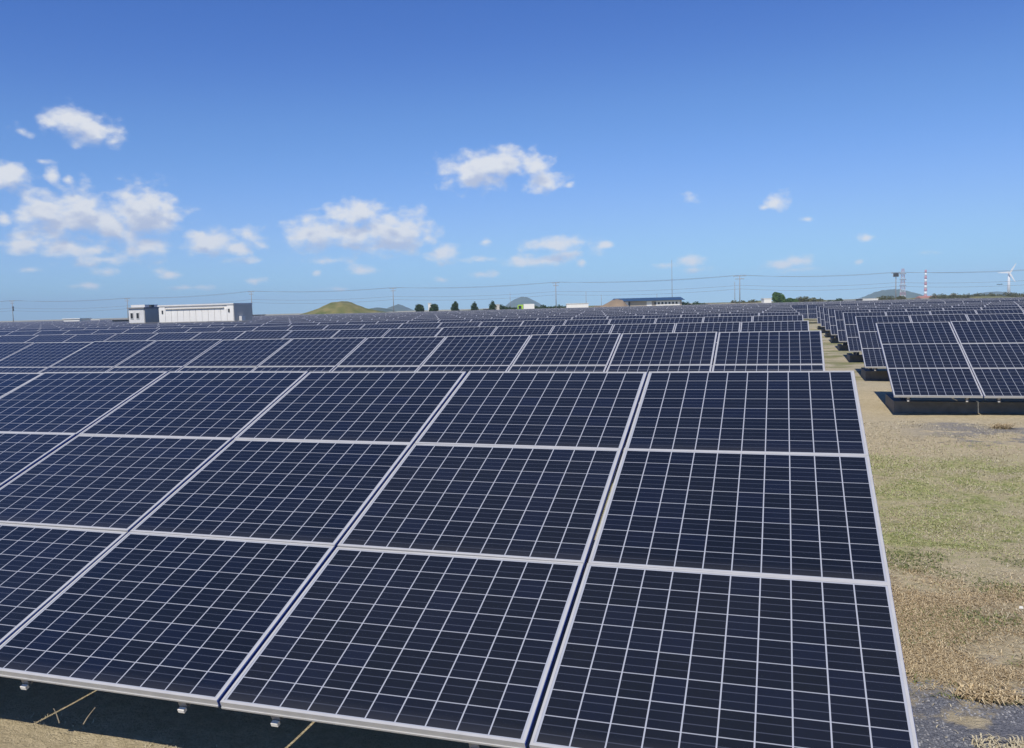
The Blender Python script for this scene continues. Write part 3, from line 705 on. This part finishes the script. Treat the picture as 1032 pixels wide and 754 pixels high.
# ---------------------------------------------------------------- grass, straw, stalks
def blades(name,label,m,n,xr,yr,h,dens,lean=.6,wd=.004,seed=1):
    rnd=random.Random(seed); mb=MB(); c=0; tries=0
    while c<n and tries<n*12:
        tries+=1
        x=rnd.uniform(*xr); y=yr[0]+(yr[1]-yr[0])*rnd.random()**1.25
        if x>.30*y+.9: continue
        if rnd.random()>dens(x,y): continue
        z=ground_z(x,y); a=rnd.random()*6.28; hh=h*rnd.uniform(.4,1.3); l=rnd.uniform(.2,1)*lean
        k=1+.10*max(0,y-6)
        dx,dy=math.cos(a),math.sin(a); px_,py_=-dy*wd*k,dx*wd*k
        b0=Vector((x,y,z-.004)); m1=b0+Vector((dx*hh*l*.4,dy*hh*l*.4,hh*.6)); t=b0+Vector((dx*hh*l*1.3,dy*hh*l*1.3,hh*(1-.5*l)+.004))
        s=Vector((px_,py_,0))
        n0=len(mb.v); mb.v+=[tuple(b0-s),tuple(b0+s),tuple(m1+s*.8),tuple(m1-s*.8),tuple(t)]
        mb.f+=[(n0,n0+1,n0+2,n0+3),(n0+3,n0+2,n0+4)]; mb.m+=[0,0]; c+=1
    o=mb.build(name,m); tag(o,label,'grass',kind='stuff'); return o
def nn(x,y,s,o=0): return noise.noise(Vector((x*s,y*s*1.4,o)))
def bandf(y,a,b,c,d):
    f=lambda t:max(0,min(1,t)); return f((y-a)/(b-a+1e-6))*(1-f((y-c)/(d-c+1e-6)))
blades('green_grass','short sparse green grass growing between front and right arrays',M_grn,30000,(.2,4.6),(6.2,13.2),.018,lambda x,y:bandf(y+1.6*nn(x,y,.6,3),6.2,7.6,10.4,12.6)*max(0,.4+1.9*nn(x,y,1.3))+.04,1.5,.0026,1)
blades('dry_grass','pale dry grass scattered over the sandy soil',M_dry,26000,(.2,4.6),(3.4,14.6),.020,lambda x,y:max(0,.35+1.3*nn(x,y,1.9,5))*(1 if y>4.6 else .10),2.2,.0026,2)
blades('straw','trampled brown straw beside the front array',M_straw,60000,(.2,2.8),(4.3,7.0),.024,lambda x,y:bandf(y+.9*nn(x,y,1.1,9)+.4*nn(x,y,5,2),4.6,5.1,5.6,6.7)*max(.04,.6+1.9*nn(x,y,2.0,8)),3.0,.0022,3)
blades('dry_grass','dry grass fringe on the sandy soil before the front array',M_dry,9000,(-5,-.8),(1.6,3.2),.022,lambda x,y:max(0,.25+1.4*nn(x,y,2.2,2)),1.8,.002,4)
M_weed=leafmat('low_weed_leaves',(.09,.12,.03),(.24,.25,.10))
blades('low_weeds','low dull green weeds mixed into the brown straw',M_weed,9000,(.2,3.2),(4.5,7.4),.022,lambda x,y:max(0,.1+2.2*nn(x,y,1.7,21)),2.0,.0035,6)
blades('bleached_straw','bleached pale straw stems lying on the ground beside the arrays',M_dry,4500,(.2,4.4),(4.9,13.0),.04,lambda x,y:max(.05,.15+1.6*nn(x,y,1.2,31)),4.0,.0018,7)
# a matted tuft on the gravel
def tuft(x,y,n,rad,h,m,label,seed,grp='loose grass tufts beside the front array'):
    rnd=random.Random(seed); mb=MB()
    for _ in range(n):
        a=rnd.random()*6.28; r_=rad*rnd.random()**.6; bx,by=r_*math.cos(a)*1.6,r_*math.sin(a)*.7; hh=h*rnd.uniform(.5,1.2)
        a2=rnd.gauss(.4,1.2); l=rnd.uniform(.6,1.6)
        b0=Vector((bx,by,0)); m1=b0+Vector((math.cos(a2)*hh*l*.5,math.sin(a2)*hh*l*.5,hh*.55)); t=b0+Vector((math.cos(a2)*hh*l*1.3,math.sin(a2)*hh*l*1.3,hh*.35)); s=Vector((-math.sin(a2),math.cos(a2),0))*.003
        n0=len(mb.v); mb.v+=[tuple(b0-s),tuple(b0+s),tuple(m1+s),tuple(m1-s),tuple(t)]; mb.f+=[(n0,n0+1,n0+2,n0+3),(n0+3,n0+2,n0+4)]; mb.m+=[0,0]
    o=mb.build('grass_tuft',m); o.location=(x,y,ground_z(x,y)); tag(o,label,'grass tuft',grp)
tuft(.97,4.55,420,.10,.05,M_straw,'matted brown grass tuft lying on the grey gravel',1)
tuft(1.22,4.25,160,.07,.05,M_dry,'pale dry tuft on gravel at the right picture edge',2)
tuft(.98,4.05,260,.12,.045,M_dry,'pale flattened tuft near the bottom right corner',3)
tuft(3.05,13.9,200,.09,.12,M_straw,'small dark weed tuft on the grey track before right block',4)
# white scrap
m=MB(); rr=random.Random(3)
ring=[(math.cos(a)*.035*rr.uniform(.7,1.2),math.sin(a)*.014*rr.uniform(.7,1.2)) for a in [i*.9 for i in range(7)]]
m.v=[(x,y,.0) for x,y in ring]+[(x*.8,y*.8,.014) for x,y in ring]; m.v=[(a*.65,b*.65,c) for a,b,c in m.v]; n_=7; m.v=[(a*.7,b*.7,c) for a,b,c in m.v]
m.f=[tuple(range(n_))[::-1],tuple(range(n_,2*n_))]+[(i,(i+1)%n_,n_+(i+1)%n_,n_+i) for i in range(n_)]; m.m=[0]*len(m.f)
o=m.build('stone',M_white); o.location=(1.44,5.95,ground_z(1.44,5.95)+.003); tag(o,'small flat white stone in the brown straw at right','stone')
# stones
def stone(x,y,s,i):
    rnd=random.Random(i); me=MB(); 
    seg=7; rg=4
    for a in range(rg+1):
        ph=math.pi*a/rg
        for b_ in range(seg):
            th=6.283*b_/seg; r_=s*rnd.uniform(.75,1.15); me.v.append((r_*math.sin(ph)*math.cos(th)*1.3,r_*math.sin(ph)*math.sin(th),r_*math.cos(ph)*.6))
    for a in range(rg):
        for b_ in range(seg): me.f.append((a*seg+b_,a*seg+(b_+1)%seg,(a+1)*seg+(b_+1)%seg,(a+1)*seg+b_)); me.m.append(0)
    return me
rnd=random.Random(9); gvb=MB()
for i in range(9000):
    x=rnd.uniform(.3,1.7); y=rnd.uniform(3.3,4.9)
    if y>4.75+.1*x+.4*nn(x,y,2) or nn(x,y,2.6,1)>.25: continue
    s=rnd.uniform(.0015,.0042); z=ground_z(x,y); mtl=rnd.random()
    M4=Matrix.Translation((x,y,z))@Matrix.Rotation(rnd.random()*6,4,'Z')@Matrix.Rotation(rnd.uniform(-.5,.5),4,'X')
    gvb.box(-s*1.2,s*1.2,-s,s,-s*.3,s*.7,0 if mtl<.6 else 1,M4)
M_gv=mat('gravel_stone',(.17,.175,.19),.9); M_gv2=mat('pale_gravel_stone',(.33,.32,.31),.9)
tag(gvb.build('gravel',[M_gv,M_gv2]),'loose grey gravel beside the front array','gravel',kind='stuff')
# dry stalks rising under the lower panel edge, left
def stalk(pxs,d,r,label,m=M_dry):
    pts=[P(px,py,dd) for px,py,dd in pxs]
    mb=MB(); n=len(pts); out=[]
    for i in range(n-1):
        p0=pts[max(i-1,0)];p1=pts[i];p2=pts[i+1];p3=pts[min(i+2,n-1)]
        for k in range(6):
            t=k/6; out.append(.5*((2*p1)+(-p0+p2)*t+(2*p0-5*p1+4*p2-p3)*t*t+(-p0+3*p1-3*p2+p3)*t**3))
    out.append(pts[-1]); mb.tube(out,[r*(1-.5*i/len(out)) for i in range(len(out))],5)
    tag(mb.build('dry_stalk',m,smooth=True),label,'stalk','dry stalks under the lower edge of the front array')
M_stalk=mat('dry_stalk',(.38,.31,.2),.9,var=.3,scale=20)
stalk([(60,729,3.7),(57,720,3.7),(54,714,3.7)],0,.003,'short dry twig standing beside the pale sunlight streak',M_stalk)
stalk([(84,730,3.62),(89,722,3.62),(96,713,3.6)],0,.003,'short leaning green brown twig in the dark under the array',M_stalk)

# ---------------------------------------------------------------- haze
hz=MB(); hz.box(-6300,6300,-6300,6300,-40,150)
m=bpy.data.materials.new('haze_air'); m.use_nodes=True; t=m.node_tree; t.nodes.clear()
pv=t.nodes.new('ShaderNodeVolumePrincipled'); pv.inputs['Color'].default_value=(.62,.82,1,1); pv.inputs['Density'].default_value=.00019; pv.inputs['Anisotropy'].default_value=-.35
ou=t.nodes.new('ShaderNodeOutputMaterial'); t.links.new(pv.outputs[0],ou.inputs['Volume'])
HAZE=True
if HAZE:
    o=hz.build('haze',m); tag(o,kind='stuff')
